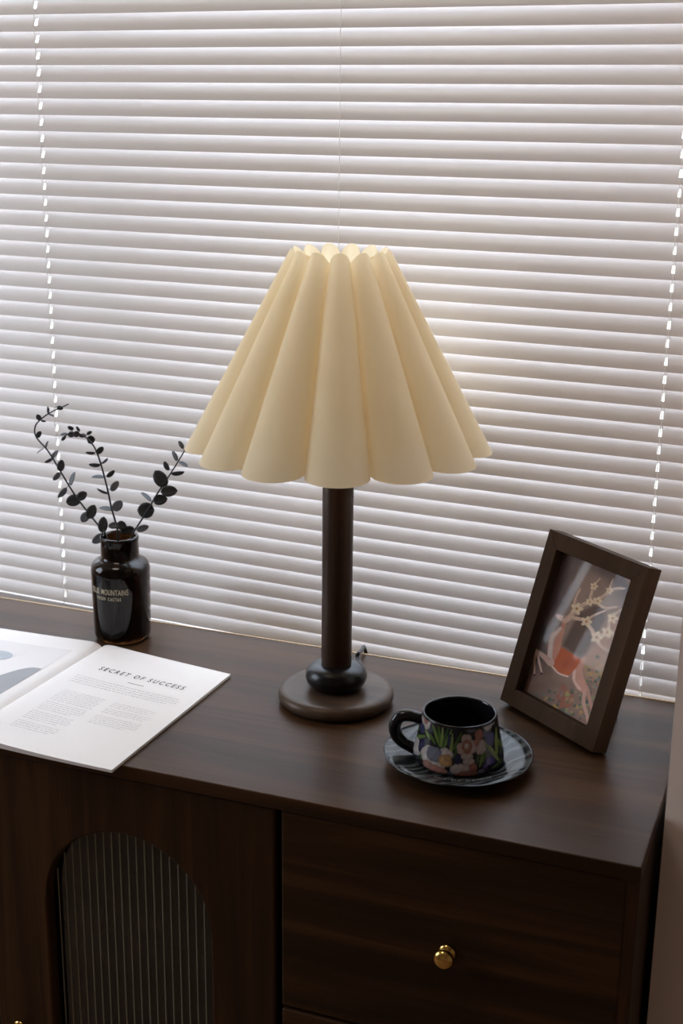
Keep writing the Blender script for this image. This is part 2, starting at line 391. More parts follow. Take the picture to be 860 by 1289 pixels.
box('head_rail', BX0-BO.x, BX1-BO.x, -0.004, 0.030, zt-BO.z, zt+0.03-BO.z, M_slat, blind, bevel=0.002)
YT = SW*math.sin(TILT)
for x in CORDS:
    bm = bmesh.new()
    for yy in (-0.0011, YT+0.0012):
        pts = []
        for k in range(0, 90):
            z = zb-0.004 + (zt-zb)*k/89.0
            pts.append((x-BO.x+0.0004*math.sin(k*1.7), yy, z-BO.z))
        add_tube(bm, pts, 0.00045, 5)
    bm_obj('ladder_cord', bm, M_cord, blind, smooth=True)
for x in HOLES[:2]:
    tube('lift_cord', [(x-BO.x+0.0016, YT*0.48, zb-0.002-BO.z), (x-BO.x+0.0018, YT*0.48, (zb+zt)/2-BO.z), (x-BO.x+0.0016, YT*0.48, zt-BO.z)], 0.0005, M_cord, blind, seg=6)

# ------------------------------------------------------------------ cabinet
TH = 0.05943726; CO = Vector((-0.6, -0.4348, 0))
cab = empty('sideboard_cabinet', (CO.x, CO.y, FL), TH, label='dark walnut sideboard with arched fluted-glass door and drawer with brass knob, below the window', cat='cabinet')
Zc = -FL                        # local z of the top surface
UL, UR, DP, SL = -0.762, 0.3947, 0.404, 0.0165
ux = Vector((math.cos(TH), math.sin(TH), 0)); uy = Vector((-math.sin(TH), math.cos(TH), 0))
box('cabinet_top', UL, UR, 0.0, DP-0.0025, Zc-SL, Zc, M_top, cab, bevel=0.0012)
box('edge_banding', UL+0.002, UR-0.002, DP-0.0025, DP, Zc-SL+0.001, Zc+0.0006, M_edge, cab, label='tan strip along the back edge')
bot = Zc-0.62
box('side_panel', UR-0.018, UR-0.001, 0.004, DP-0.004, bot, Zc-SL, M_wv, cab, bevel=0.001)
box('side_panel', UL+0.001, UL+0.018, 0.004, DP-0.004, bot, Zc-SL, M_wv, cab, bevel=0.001)
box('divider_panel', 0.0, 0.016, 0.024, DP-0.012, bot+0.018, Zc-SL, M_wv, cab)
box('bottom_panel', UL+0.018, UR-0.018, 0.004, DP-0.004, bot, bot+0.018, M_wh, cab)
box('back_panel', UL+0.018, UR-0.018, DP-0.012, DP-0.004, bot+0.018, Zc-SL, M_carcass, cab)
box('shelf', UL+0.018, 0.0, 0.035, DP-0.012, Zc-0.262, Zc-0.246, M_wh, cab)
for (lx, ly) in ((UL+0.05, 0.05), (UR-0.05, 0.05), (UL+0.05, DP-0.05), (UR-0.05, DP-0.05)):
    bm = bmesh.new(); add_lathe(bm, [(0.012, 0), (0.020, bot)], 20, (lx, ly, 0)); bm_obj('leg', bm, M_wv, cab, smooth=True)
def knob(parent, x, z, y0=0.004):
    # parts of the turned knob profile run along -y
    bm = bmesh.new()
    prof = [(0.0096, 0), (0.0098, 0.0016), (0.0078, 0.0030), (0.0052, 0.0042), (0.0052, 0.0056), (0.0070, 0.0068), (0.0100, 0.0092), (0.0113, 0.0126), (0.0104, 0.0158), (0.0074, 0.0182), (0.0035, 0.0193), (0, 0.0195)]
    add_lathe(bm, prof, 40)
    bmesh.ops.rotate(bm, verts=bm.verts, cent=(0, 0, 0), matrix=Matrix.Rotation(PI/2, 3, 'X'))
    bmesh.ops.translate(bm, verts=bm.verts, vec=(x, y0, z))
    return bm_obj('knob', bm, M_brass, parent, smooth=True, label='small round polished brass knob')
FT = 0.019; FY = 0.0035
def front_panel(name, u0, u1, z0, z1, m):
    bm = bmesh.new(); add_box(bm, u0, u1, FY, FY+FT, z0, z1)
    o = bm_obj(name, bm, m, cab); md = o.modifiers.new('bevel', 'BEVEL'); md.width = 0.003; md.segments = 3; md.limit_method = 'ANGLE'
    o.data.polygons.foreach_set('use_smooth', [False]*6)
    return o
zd0 = Zc-0.0185
dz = [(Zc-0.2635, zd0), (Zc-0.440, Zc-0.2675), (bot+0.004, Zc-0.444)]
for (a, b_) in dz:
    d = front_panel('drawer', 0.0115, UR-0.0115, a, b_, M_wh)
    knob(d, 0.2015, (a+b_)/2-0.006 if a == dz[0][0] else (a+b_)/2, FY)
def arch_door(u0, u1, knob_u, nm='door'):
    zt_, zb_ = zd0, bot+0.004; cx = (u0+u1)/2; R = 0.108; zs = Zc-0.198; zlow = zb_+0.075
    N = 40; bm = bmesh.new(); V = {}
    def v(x, z):
        k = (round(x, 6), round(z, 6))
        if k not in V: V[k] = bm.verts.new((x, FY, z))
        return V[k]
    arc = [(cx-R*math.cos(PI*i/N), zs+R*math.sin(PI*i/N)) for i in range(N+1)]
    for a, b_ in zip(arc, arc[1:]):
        bm.faces.new((v(*a), v(*b_), v(b_[0], zt_), v(a[0], zt_)))
    bm.faces.new((v(u0, zb_), v(cx-R, zb_), v(cx-R, zlow), v(cx-R, zs), v(cx-R, zt_), v(u0, zt_)))
    bm.faces.new((v(cx+R, zb_), v(u1, zb_), v(u1, zt_), v(cx+R, zt_), v(cx+R, zs), v(cx+R, zlow)))
    bm.faces.new((v(cx-R, zb_), v(cx+R, zb_), v(cx+R, zlow), v(cx-R, zlow)))
    r = bmesh.ops.extrude_face_region(bm, geom=list(bm.faces))
    bmesh.ops.translate(bm, verts=[g for g in r['geom'] if isinstance(g, bmesh.types.BMVert)], vec=(0, FT, 0))
    o = bm_obj(nm, bm, M_wv, cab)
    md = o.modifiers.new('bevel', 'BEVEL'); md.width = 0.003; md.segments = 3; md.limit_method = 'ANGLE'; md.angle_limit = 0.7
    # flat dark glass set into the back of the opening, thin raised ribs every 10.75 mm
    bm = bmesh.new(); yb = FY+FT-0.001; R2 = R+0.006
    loop = [(cx-R2, zlow-0.006)]+[(cx-R2*math.cos(PI*i/N), zs+R2*math.sin(PI*i/N)) for i in range(N+1)]+[(cx+R2, zlow-0.006)]
    A = [bm.verts.new((x, yb, z)) for x, z in loop]; B_ = [bm.verts.new((x, yb+0.004, z)) for x, z in loop]
    bm.faces.new(A); bm.faces.new(B_[::-1])
    for k in range(len(A)): q = (k+1) % len(A); bm.faces.new((A[k], A[q], B_[q], B_[k]))
    g_ = bm_obj('fluted_glass', bm, M_flute, o, label='dark arched glass with thin vertical ribs')
    x = cx-R+0.0060
    while x < cx+R-0.002:
        top = zs+math.sqrt(max((R-0.0008)**2-(x-cx)**2, 1e-6)); bm = bmesh.new()
        n_ = 6; a = [(x+0.00085*math.cos(PI*i/n_), yb-0.0010*math.sin(PI*i/n_)) for i in range(n_+1)]
        L_ = [bm.verts.new((px, py, zlow)) for px, py in a]; H_ = [bm.verts.new((px, py, top)) for px, py in a]
        for k in range(n_): bm.faces.new((L_[k], L_[k+1], H_[k+1], H_[k]))
        bm.faces.new(L_); bm.faces.new(H_[::-1]); bm.faces.new((L_[0], H_[0], H_[-1], L_[-1]))
        bm_obj('glass_rib', bm, M_rib, g_, smooth=False)
        x += 0.01075
    knob(o, knob_u, Zc-0.392, FY)
arch_door(-0.3705, 0.0040, -0.341)
arch_door(-0.7505, -0.3735, -0.403)

# ------------------------------------------------------------------ table lamp
LC = Vector((-0.6348, -0.1856, 0))
lamp = empty('table_lamp', LC, label='unlit table lamp with pleated cream shade and dark turned wooden stem on cabinet', cat='lamp')
def arc_prof(cx, cz, rx, rz, a0, a1, n_=12):
    return [(cx+rx*math.cos(a0+(a1-a0)*i/n_), cz+rz*math.sin(a0+(a1-a0)*i/n_)) for i in range(n_+1)]
lathe('base', [(0, 0.0005), (0.060, 0.0005)] + arc_prof(0.0612, 0.0095, 0.0103, 0.0092, -PI/2, PI/2, 16) + [(0.040, 0.0190), (0, 0.0190)], M_basewood, lamp, seg=96)
lathe('ball', [(0, 0.0188)] + arc_prof(0.0215, 0.0345, 0.0165, 0.0157, -PI/2, PI/2, 18) + [(0.015, 0.0502), (0, 0.0502)], M_ball, lamp, seg=72, label='glossy black flattened ball')
lathe('pole', [(0, 0.049), (0.0182, 0.049), (0.0186, 0.0505), (0.0186, 0.400), (0.016, 0.403), (0, 0.403)], M_lampwood, lamp, seg=48)
lathe('lamp_socket', [(0, 0.403), (0.016, 0.403), (0.0175, 0.408), (0.0175, 0.440), (0.014, 0.446), (0, 0.446)], M_black, lamp, seg=32)
lathe('light_bulb', [(0.0125, 0.446), (0.0125, 0.452), (0.018, 0.462)] + arc_prof(0, 0.485, 0.028, 0.028, -0.75, PI/2, 12), M_bulb, lamp, seg=32)
# shade: thirteen rounded pleats, sharp creases between them
NL, ZSB, ZST, ROB, ROT_ = 13, 0.3235, 0.5535, 0.1795, 0.0560
OFF = math.atan2(-0.91294, 0.40810)+math.radians(-0.5)
bm = bmesh.new(); AS, VS = 20, 26
for k in range(NL):
    th0 = OFF+2*PI*k/NL; rows = []
    wob = random.uniform(-0.006, 0.006)
    for j in range(VS+1):
        t_ = j/VS; z = ZSB+(ZST-ZSB)*t_; Ro = ROB+(ROT_-ROB)*t_
        half = PI/NL; Rc = Ro/(1+math.sin(half)*1.0); rho = Rc*math.tan(half); Ri = Rc*0.865
        row = []
        for i in range(AS+1):
            a = -PI/2+PI*i/AS
            z = ZSB+(ZST-ZSB)*t_ - 0.0125*t_**6*(1-abs(math.cos(a))) + 0.002*(1-t_)**6*abs(math.sin(a))**3
            # rounded lobe, its ends meet the neighbours' on the crease
            rad_ = Rc+rho*1.0*abs(math.cos(a))**0.9*(Ro-Rc)/rho
            tan_ = rho*math.sin(a)
            # crease pulled slightly inwards
            row.append(bm.verts.new(((rad_)*math.cos(th0+wob)-tan_*math.sin(th0+wob) if 0 < i < AS else Ri/math.cos(half)*math.cos(th0+half*(1 if i else -1)),
                                     (rad_)*math.sin(th0+wob)+tan_*math.cos(th0+wob) if 0 < i < AS else Ri/math.cos(half)*math.sin(th0+half*(1 if i else -1)), z)))
        rows.append(row)
    for a_, b_ in zip(rows, rows[1:]):
        for i in range(AS): bm.faces.new((a_[i], a_[i+1], b_[i+1], b_[i]))
me = D.meshes.new('lamp_shade'); bm.to_mesh(me); bm.free()
link_mesh('lamp_shade', me, M_shade, lamp, smooth=True, label='cream fabric shade with rounded pleats')
bm = bmesh.new()
Rt = (ROT_/(1+math.sin(PI/NL)))*1.02
add_tube(bm, [(Rt*math.cos(2*PI*i/40), Rt*math.sin(2*PI*i/40), ZST-0.035) for i in range(41)], 0.0012, 6)
for a in (0, 2*PI/3, 4*PI/3):
    add_tube(bm, [(0.0170*math.cos(a), 0.0170*math.sin(a), 0.436), (0.035*math.cos(a), 0.035*math.sin(a), 0.47), (Rt*math.cos(a), Rt*math.sin(a), ZST-0.035)], 0.0011, 6)
bm_obj('shade_ring', bm, M_iron, lamp, smooth=True)
# cable rises behind the ball, loops over the back edge of the cabinet
cp = [Vector((-0.6348, -0.1856+0.069, 0.006))]
q0 = on_table(449, 829, 0.004); q1 = at(453, 819, -0.055); q2 = at(458, 826, -0.034)
cp = [LC+Vector((0.012, 0.0695, 0.006)), Vector((q0.x, q0.y+0.004, 0.0035)), at(451, 823, -0.060), at(455, 819, -0.044), at(458.5, 826, -0.0235)]
cp[-1].z = 0.004
cp.append(Vector((cp[-1].x+0.001, -0.0175, -0.03))); cp.append(Vector((cp[-1].x, -0.0165, -0.20)))
tube('power_cord', [p-LC for p in catmull(cp, 6)], 0.0026, M_black, lamp, seg=10, label='thin black cable')

# ------------------------------------------------------------------ saucer and cup
SC = Vector((-0.4413, -0.2810, 0))
sau = empty('saucer', SC, label='black saucer with silver rippled glaze under the floral cup', cat='saucer')
bm = bmesh.new()
prof = [(0, 0.0030), (0.034, 0.0030), (0.038, 0.0005), (0.042, 0.0005), (0.046, 0.0040), (0.070, 0.0102), (0.0822, 0.0142), (0.0830, 0.0152), (0.0822, 0.0160), (0.069, 0.0124), (0.052, 0.0080), (0.044, 0.0072), (0, 0.0072)]
add_lathe(bm, prof, 120)
for v_ in bm.verts:       # slightly hammered surface
    r_ = math.hypot(v_.co.x, v_.co.y); a_ = math.atan2(v_.co.y, v_.co.x)
    if v_.co.z > 0.008: v_.co.z += 0.0004*math.sin(9*a_+r_*160)
bm_obj('dish', bm, M_saucer, sau, smooth=True)
bm = bmesh.new(); add_tube(bm, [(0.0826*math.cos(2*PI*i/96), 0.0826*math.sin(2*PI*i/96), 0.0154+0.0004*math.sin(9*2*PI*i/96+13.2)) for i in range(97)], 0.0011, 8, cap=False)
bm_obj('rim', bm, M_ceramic, sau, smooth=True, label='thin plain black rim')
vt, ft = text_mesh('THE MY ORIGIN', 0.0072, 'CENTER', 1.35, word=1.3)
VA = math.atan2(CAM.y-SC.y, CAM.x-SC.x)
bm = bmesh.new(); vv = []
for v_ in vt:
    r_ = 0.0640-v_.y; a_ = VA+0.10+v_.x/0.064
    zz = 0.0080+(0.0124-0.0080)*(r_-0.052)/0.017+0.0009
    vv.append(bm.verts.new((r_*math.cos(a_), r_*math.sin(a_), zz)))
for f_ in ft: bm.faces.new([vv[i] for i in f_])
bm_obj('lettering', bm, mat('grey_lettering', (0.26, 0.26, 0.26, 1), rough=0.4, noise=(100, 0.2)), sau, label='small grey capital letters along the front')

cup = empty('coffee_cup', SC+Vector((0, 0, 0.0075)), label='squat black cup painted with pink, white and blue flowers on rippled saucer', cat='cup')
# paint given on a flat layout (x 60..740, y 285 rim .. 680 base)
ELL = [  # cx, cy, rx, ry, colour
 (105,300,42,66,(200,185,180)), (103,290,20,40,(190,120,100)), (70,545,44,66,(200,188,186)), (110,500,22,60,(40,40,90)), (85,385,24,36,(60,65,110)),
 (175,540,58,72,(205,190,180)), (300,500,60,52,(205,188,178)), (240,600,70,36,(196,180,172)), (215,518,62,60,(120,122,142)), (305,545,52,48,(205,150,70)), (320,520,30,28,(190,135,70)),
 (240,632,84,38,(190,120,100)), (180,610,36,30,(190,130,112)), (355,655,42,30,(80,90,110)),
 (465,365,46,36,(205,180,170)), (425,440,40,50,(205,172,160)), (515,430,44,50,(208,180,170)), (468,500,46,32,(205,185,175)), (470,425,42,52,(190,122,100)), (466,420,18,22,(215,200,190)), (472,470,22,14,(185,110,92)),
 (578,440,44,60,(200,180,172)), (572,345,36,46,(186,110,92)), (548,400,20,30,(196,120,100)), (480,540,44,26,(200,182,176)),
 (420,600,78,46,(205,188,182)), (470,650,92,36,(185,108,88)), (512,590,30,36,(180,100,84)), (570,635,30,26,(110,112,125)),
 (655,285,42,48,(190,182,182)), (700,270,20,40,(180,172,170)), (660,400,34,56,(52,46,130)), (622,350,18,30,(60,60,120)), (640,568,36,34,(72,52,150)), (600,600,18,20,(90,70,140)), (400,520,26,40,(36,36,90)), (505,300,40,22,(90,96,120)), (320,385,16,50,(48,56,90)),
]
GRN = [((250,450),(165,300)), ((255,450),(215,290)), ((260,450),(255,290)), ((268,450),(300,295)), ((280,455),(335,300)), ((350,470),(425,310)), ((340,500),(345,330)), ((370,520),(400,360)), ((60,480),(125,415)), ((40,470),(90,330)), ((160,420),(110,370)),
       ((540,560),(570,470)), ((560,590),(600,470)), ((590,560),(615,430)), ((700,600),(640,430)), ((720,560),(690,400)), ((755,560),(705,420)), ((740,610),(650,630)), ((690,560),(720,350)), ((130,600),(110,540)), ((650,500),(625,400)), ((210,440),(150,380))]
GC = [(96,120,58), (70,98,44), (122,138,76), (58,84,50)]
def lin(c): return tuple(srgb(*c)[:3])
def paint_cup(x, y):
    c = np.zeros(x.shape+(3,)); c[:] = (0.008, 0.008, 0.011)
    for i, ((x0, y0), (x1, y1)) in enumerate(GRN):
        dx, dy = x1-x0, y1-y0; L2 = dx*dx+dy*dy
        t_ = np.clip(((x-x0)*dx+(y-y0)*dy)/L2, 0, 1)
        d_ = np.hypot(x-x0-t_*dx, y-y0-t_*dy); w_ = 12*np.sin(PI*(0.12+0.80*t_))
        c[d_ < w_] = np.array(lin(GC[i % 4]))*0.6
    for i, (cx, cy, rx, ry, col) in enumerate(ELL):
        ang = np.arctan2(y-cy, x-cx)
        q = np.hypot((x-cx)/rx, (y-cy)/ry)*(1+0.05*np.sin(4*ang+i)+0.02*np.sin(9*ang+2*i))
        k = lin(col); edge = np.clip((q-0.55)/0.45, 0, 1)
        m_ = q < 1
        sh = 1.0-0.28*edge+0.08*np.sin(x*0.13+y*0.07+i)
        for ch in range(3): c[..., ch] = np.where(m_, (k[ch]*0.72+0.28*(k[0]+k[1]+k[2])/3)*sh*0.5, c[..., ch])
    return c
NPH, NS = 420, 100
def cup_r(s):     # outer radius, s=0 base .. 1 rim
    return np.interp(s, [0, 0.03, 0.10, 0.22, 0.5, 0.8, 1.0], [0.0460, 0.0490, 0.0512, 0.0506, 0.0468, 0.0432, 0.0414])
CH = 0.0555
ss = np.linspace(0, 1, NS); ph = np.linspace(0, 2*PI, NPH, endpoint=False)
PH, SS = np.meshgrid(ph, ss, indexing='ij')
RR = cup_r(SS)
rel = (PH-VA+PI) % (2*PI)-PI
front = np.abs(rel) <= PI/2
relm = np.where(front, rel, np.where(rel > 0, rel-PI, rel+PI)*-1)
X_ = 400+340*np.sin(relm); Y_ = 680-395*SS
paint = paint_cup(X_, Y_)
paint[SS < 0.045] = (0.008, 0.008, 0.010); paint[SS > 0.975] = (0.008, 0.008, 0.010)
verts = np.stack([RR*np.cos(PH), RR*np.sin(PH), SS*CH], -1).reshape(-1, 3)
idx = lambda i, j: (i % NPH)*NS+j
faces = [(idx(i, j), idx(i+1, j), idx(i+1, j+1), idx(i, j+1)) for i in range(NPH) for j in range(NS-1)]
me = D.meshes.new('decorated_wall'); me.from_pydata(verts.tolist(), [], faces)
ca = me.color_attributes.new('paint', 'FLOAT_COLOR', 'POINT')
ca.data.foreach_set('color', np.concatenate([paint.reshape(-1, 3), np.ones((NPH*NS, 1))], 1).ravel().astype(np.float32))
link_mesh('decorated_wall', me, M_cup, cup, smooth=True, label='outer wall painted with flowers and green leaves')
rt = 0.0414
lathe('inside', [(0, 0.0), (0.0455, 0.0), (0.0454, 0.0008)], M_ceramic, cup, seg=72, cap1=False)
lathe('bowl', [(rt, CH), (rt-0.0002, CH+0.0010), (rt-0.0011, CH+0.0016), (rt-0.0024, CH+0.0010), (rt-0.0030, CH-0.001), (0.0405, CH*0.75), (0.0445, CH*0.3), (0.0440, CH*0.14), (0.036, 0.0045), (0, 0.0040)], M_ceramic, cup, seg=96, cap0=False, label='black glazed inside and rim')
hd = Vector((-0.900, -0.30, 0)).normalized()          # direction of the handle
hp = [(0.040+(a-0.0405)*0.80, b_-0.0035) for a, b_ in [(0.0405, 0.0470), (0.0470, 0.0495), (0.0600, 0.0520), (0.0730, 0.0500), (0.0800, 0.0400), (0.0785, 0.0290), (0.0700, 0.0200), (0.0590, 0.0150), (0.0500, 0.0110), (0.0465, 0.0110)]]
pts = catmull([Vector((hd.x*a, hd.y*a, b_)) for a, b_ in hp], 5)
tube('handle', pts, [0.0062+0.0008*math.sin(PI*i/(len(pts)-1)) for i in range(len(pts))], M_ceramic, cup, seg=16, label='thick round black handle')

# ------------------------------------------------------------------ picture frame
fr_x, fr_y, fr_h, fr_t, FWd, FHt, FDp = -0.2951, -0.1857, -0.5862, 0.3026, 0.1675, 0.2197, 0.0229
a_ = Vector((math.cos(fr_h), math.sin(fr_h), 0)); nb = Vector((-math.sin(fr_h), math.cos(fr_h), 0))
up_ = Vector((0, 0, math.cos(fr_t)))+nb*math.sin(fr_t); bk = nb*math.cos(fr_t)-Vector((0, 0, math.sin(fr_t)))
BRb = Vector((fr_x, fr_y, 0.0006)); ORG = BRb-a_*FWd       # back bottom-left corner touches the table
pf = empty('picture_frame', ORG, label='leaning brown wooden picture frame with antlered deer picture behind the cup', cat='picture frame')
pf.rotation_euler = Matrix((a_, bk, up_)).transposed().to_euler()
# local frame: x right, y back (0 = back face, -FDp = front), z up
BW = 0.0205
def mitred_bar(i):
    bm = bmesh.new()
    o4 = [(0, 0), (FWd, 0), (FWd, FHt), (0, FHt)]; i4 = [(BW, BW), (FWd-BW, BW), (FWd-BW, FHt-BW), (BW, FHt-BW)]
    j = (i+1) % 4; q = (o4[i], o4[j], i4[j], i4[i])
    A = [bm.verts.new((x, -FDp, z)) for x, z in q]; B_ = [bm.verts.new((x, -0.0008, z)) for x, z in q]
    bm.faces.new(A); bm.faces.new(B_[::-1])
    for k in range(4): bm.faces.new((A[k], A[(k+1) % 4], B_[(k+1) % 4], B_[k]))
    return bm_obj('frame_bar', bm, M_frame, pf, bevel=0.0004)
for i in range(4): mitred_bar(i)
box('backing_board', 0.004, FWd-0.004, -0.0046, -0.0002, 0.004, FHt-0.004, M_board, pf)
box('glass', BW-0.0002, FWd-BW+0.0002, -FDp+0.0035, -FDp+0.0050, BW-0.0002, FHt-BW+0.0002, M_frameglass, pf)
# easel strut behind
P0 = Vector((FWd/2, 0.0, FHt*0.62)); zup = Vector((0, 0, 1))
mw = Matrix((a_, bk, up_)); down = mw @ Vector((0, 0, -1)); out_ = mw @ (nb*1.0)
bm = bmesh.new()
height = (ORG + a_*P0.x + up_*P0.z).z
tip = P0 + down*height + out_*0.030
for s in (-1, 1):
    pass
q = [P0+Vector((-0.018, 0, 0)), P0+Vector((0.018, 0, 0)), tip+Vector((0.024, 0, 0)), tip+Vector((-0.024, 0, 0))]
A = [bm.verts.new(p) for p in q]; B_ = [bm.verts.new(p+out_*0.0025) for p in q]
bm.faces.new(A); bm.faces.new(B_[::-1])
for k in range(4): bm.faces.new((A[k], A[(k+1) % 4], B_[(k+1) % 4], B_[k]))
bm_obj('easel_strut', bm, M_board, pf)
# the printed picture; strokes are laid out on a 0..~810 x 0..~1290 sheet
def homog(src, dst):
    A = []; B_ = []
    for (x, y), (u, v) in zip(src, dst):
        A += [[x, y, 1, 0, 0, 0, -u*x, -u*y], [0, 0, 0, x, y, 1, -v*x, -v*y]]; B_ += [u, v]
    h = np.linalg.solve(np.array(A, float), np.array(B_, float)); return np.append(h, 1).reshape(3, 3)
NX, NZ = 230, 330
Hm = homog([(0, 1), (1, 1), (1, 0), (0, 0)], [(238, -6), (812, 218), (480, 1300), (-18, 1062)])
U, V = np.meshgrid(np.linspace(0, 1, NX), np.linspace(0, 1, NZ), indexing='ij')
w_ = Hm[2, 0]*U+Hm[2, 1]*V+1; PX = (Hm[0, 0]*U+Hm[0, 1]*V+Hm[0, 2])/w_; PY = (Hm[1, 0]*U+Hm[1, 1]*V+Hm[1, 2])/w_
rs = np.random.RandomState(3)
def fbm(x, y, f0, n_=4):
    out = np.zeros_like(x); amp = 1.0; tot = 0
    for o_ in range(n_):
        for _ in range(3):
            a1, p1, p2 = rs.uniform(0, PI), rs.uniform(0, 6.3), rs.uniform(0, 6.3)
            out += amp*np.sin(f0*(x*math.cos(a1)+y*math.sin(a1))+p1+1.3*np.sin(f0*0.7*(y*math.cos(a1)-x*math.sin(a1))+p2))/3
        tot += amp; amp *= 0.6; f0 *= 2.1
    return out/tot
def blend(c, m_, col):
    col = np.array(lin(col)); m_ = np.clip(m_, 0, 1)[..., None]; return c*(1-m_)+col*m_
def poly_mask(pts, soft=5):
    ins = np.zeros(PX.shape, bool); dmin = np.full(PX.shape, 1e9); n_ = len(pts)
    for i in range(n_):
        x0, y0 = pts[i]; x1, y1 = pts[(i+1) % n_]
        cond = ((y0 > PY) != (y1 > PY)) & (PX < (x1-x0)*(PY-y0)/((y1-y0) or 1e-9)+x0); ins ^= cond
        dx, dy = x1-x0, y1-y0; t_ = np.clip(((PX-x0)*dx+(PY-y0)*dy)/(dx*dx+dy*dy), 0, 1)
        dmin = np.minimum(dmin, np.hypot(PX-x0-t_*dx, PY-y0-t_*dy))
    sd = np.where(ins, dmin, -dmin); return np.clip(sd/soft+0.5, 0, 1)
def line_mask(pts, w0, w1, soft=3):
    P = [p for p in catmull([(a, b_, 0) for a, b_ in pts], 5)]; m_ = np.zeros(PX.shape)
    for i in range(len(P)-1):
        w = w0+(w1-w0)*i/(len(P)-1); x0, y0 = P[i].x, P[i].y; dx, dy = P[i+1].x-x0, P[i+1].y-y0
        t_ = np.clip(((PX-x0)*dx+(PY-y0)*dy)/(dx*dx+dy*dy+1e-9), 0, 1)
        m_ = np.maximum(m_, np.clip((w-np.hypot(PX-x0-t_*dx, PY-y0-t_*dy))/soft+0.5, 0, 1))
    return m_
def disc(cx, cy, r, soft=4, n=0): 
    ang = np.arctan2(PY-cy, PX-cx); rr = r*(1+0.25*np.cos(n*ang)) if n else r
    return np.clip((rr-np.hypot(PX-cx, PY-cy))/soft+0.5, 0, 1)
n1 = fbm(PX, PY, 0.012); n2 = fbm(PX, PY, 0.05)
c = np.zeros(PX.shape+(3,)); c[:] = lin((150, 128, 116))
c = blend(c, np.clip(1.0-(PX+0.31*PY-300)/150+0.35*n1, 0, 1), (74, 56, 56))
c = blend(c, 0.8*np.clip((PX-560)/120-(PY-300)/300+0.4*n1, 0, 1)*np.clip((560-PY)/150, 0, 1), (104, 82, 80))
c = blend(c, poly_mask([(470, 420), (370, 480), (320, 560), (245, 735), (390, 830), (470, 700), (560, 520), (540, 440)], 30), (100, 78, 64))
c = blend(c, 0.9*np.clip((PY-850)/150+0.3*n1, 0, 1), (136, 108, 94))
c = blend(c, 0.7*poly_mask([(600, 480), (470, 700), (370, 860), (420, 960), (600, 960), (700, 640), (710, 520)], 50), (176, 134, 108))
c = blend(c, disc(770, 200, 55, 50), (176, 116, 66))
c = blend(c, 0.8*poly_mask([(250, 1000), (330, 1060), (330, 1150), (240, 1180), (220, 1090)], 25), (150, 88, 58))
c = blend(c, 0.65*np.clip(n2*2.2-0.3, 0, 1)*np.clip((PY-980)/80, 0, 1), (104, 112, 100))
c = blend(c, 0.6*np.clip(n2*2-0.2, 0, 1)*disc(510, 950, 100, 60), (150, 146, 96))
for _ in range(150):
    gx, gy = (rs.normal(490, 60), rs.normal(960, 70)) if rs.rand() < 0.45 else (rs.uniform(120, 470), rs.uniform(1040, 1270))
    col = [(146, 140, 86), (88, 98, 84), (176, 142, 84), (118, 128, 120), (170, 128, 92), (70, 78, 66)][rs.randint(6)]
    c = blend(c, 0.85*disc(gx, gy, rs.uniform(5, 15), 3, 5), col)
# hind quarter and legs, flank, chest
c = blend(c, poly_mask([(352, 850), (326, 900), (320, 970), (350, 1030), (412, 1066), (446, 1040), (405, 965), (388, 900), (420, 800), (390, 810)], 7), (190, 142, 124))
c = blend(c, 0.7*line_mask([(335, 900), (335, 975), (375, 1030)], 10, 8, 10), (214, 186, 172))
c = blend(c, line_mask([(412, 1050), (402, 1115), (425, 1200), (442, 1275)], 14, 9), (190, 150, 134))
c = blend(c, line_mask([(432, 1040), (452, 1130), (475, 1190), (482, 1245)], 13, 8), (180, 138, 122))
c = blend(c, poly_mask([(238, 742), (385, 826), (352, 880), (304, 940), (255, 950), (190, 905), (172, 872), (212, 800)], 6), (186, 98, 52))
c = blend(c, 0.5*disc(300, 860, 40, 40), (160, 76, 40))
c = blend(c, line_mask([(178, 885), (225, 930), (290, 950)], 7, 5), (216, 190, 176))
c = blend(c, poly_mask([(240, 545), (232, 590), (165, 650), (140, 735), (142, 820), (160, 872), (190, 850), (228, 770), (242, 690), (262, 600), (270, 560)], 6), (196, 142, 122))
c = blend(c, line_mask([(225, 610), (175, 680), (160, 770), (160, 850)], 12, 18, 14), (216, 198, 190))
c = blend(c, line_mask([(168, 862), (120, 820), (62, 780)], 24, 12), (204, 172, 158))
c = blend(c, line_mask([(62, 782), (52, 850), (55, 945)], 9, 6), (198, 164, 150))
c = blend(c, line_mask([(66, 790), (88, 870), (106, 930)], 9, 6), (206, 180, 168))
for fx, fy in ((55, 950), (105, 938), (443, 1278)): c = blend(c, disc(fx, fy, 8), (90, 50, 44))
c = blend(c, poly_mask([(190, 506), (215, 508), (245, 512), (285, 520), (300, 545), (260, 572), (225, 552), (196, 528)], 5), (206, 172, 154))
c = blend(c, line_mask([(275, 522), (292, 500), (300, 486)], 8, 3), (196, 158, 140)); c = blend(c, disc(252, 524, 6), (50, 30, 28))
ANT = (204, 176, 156)
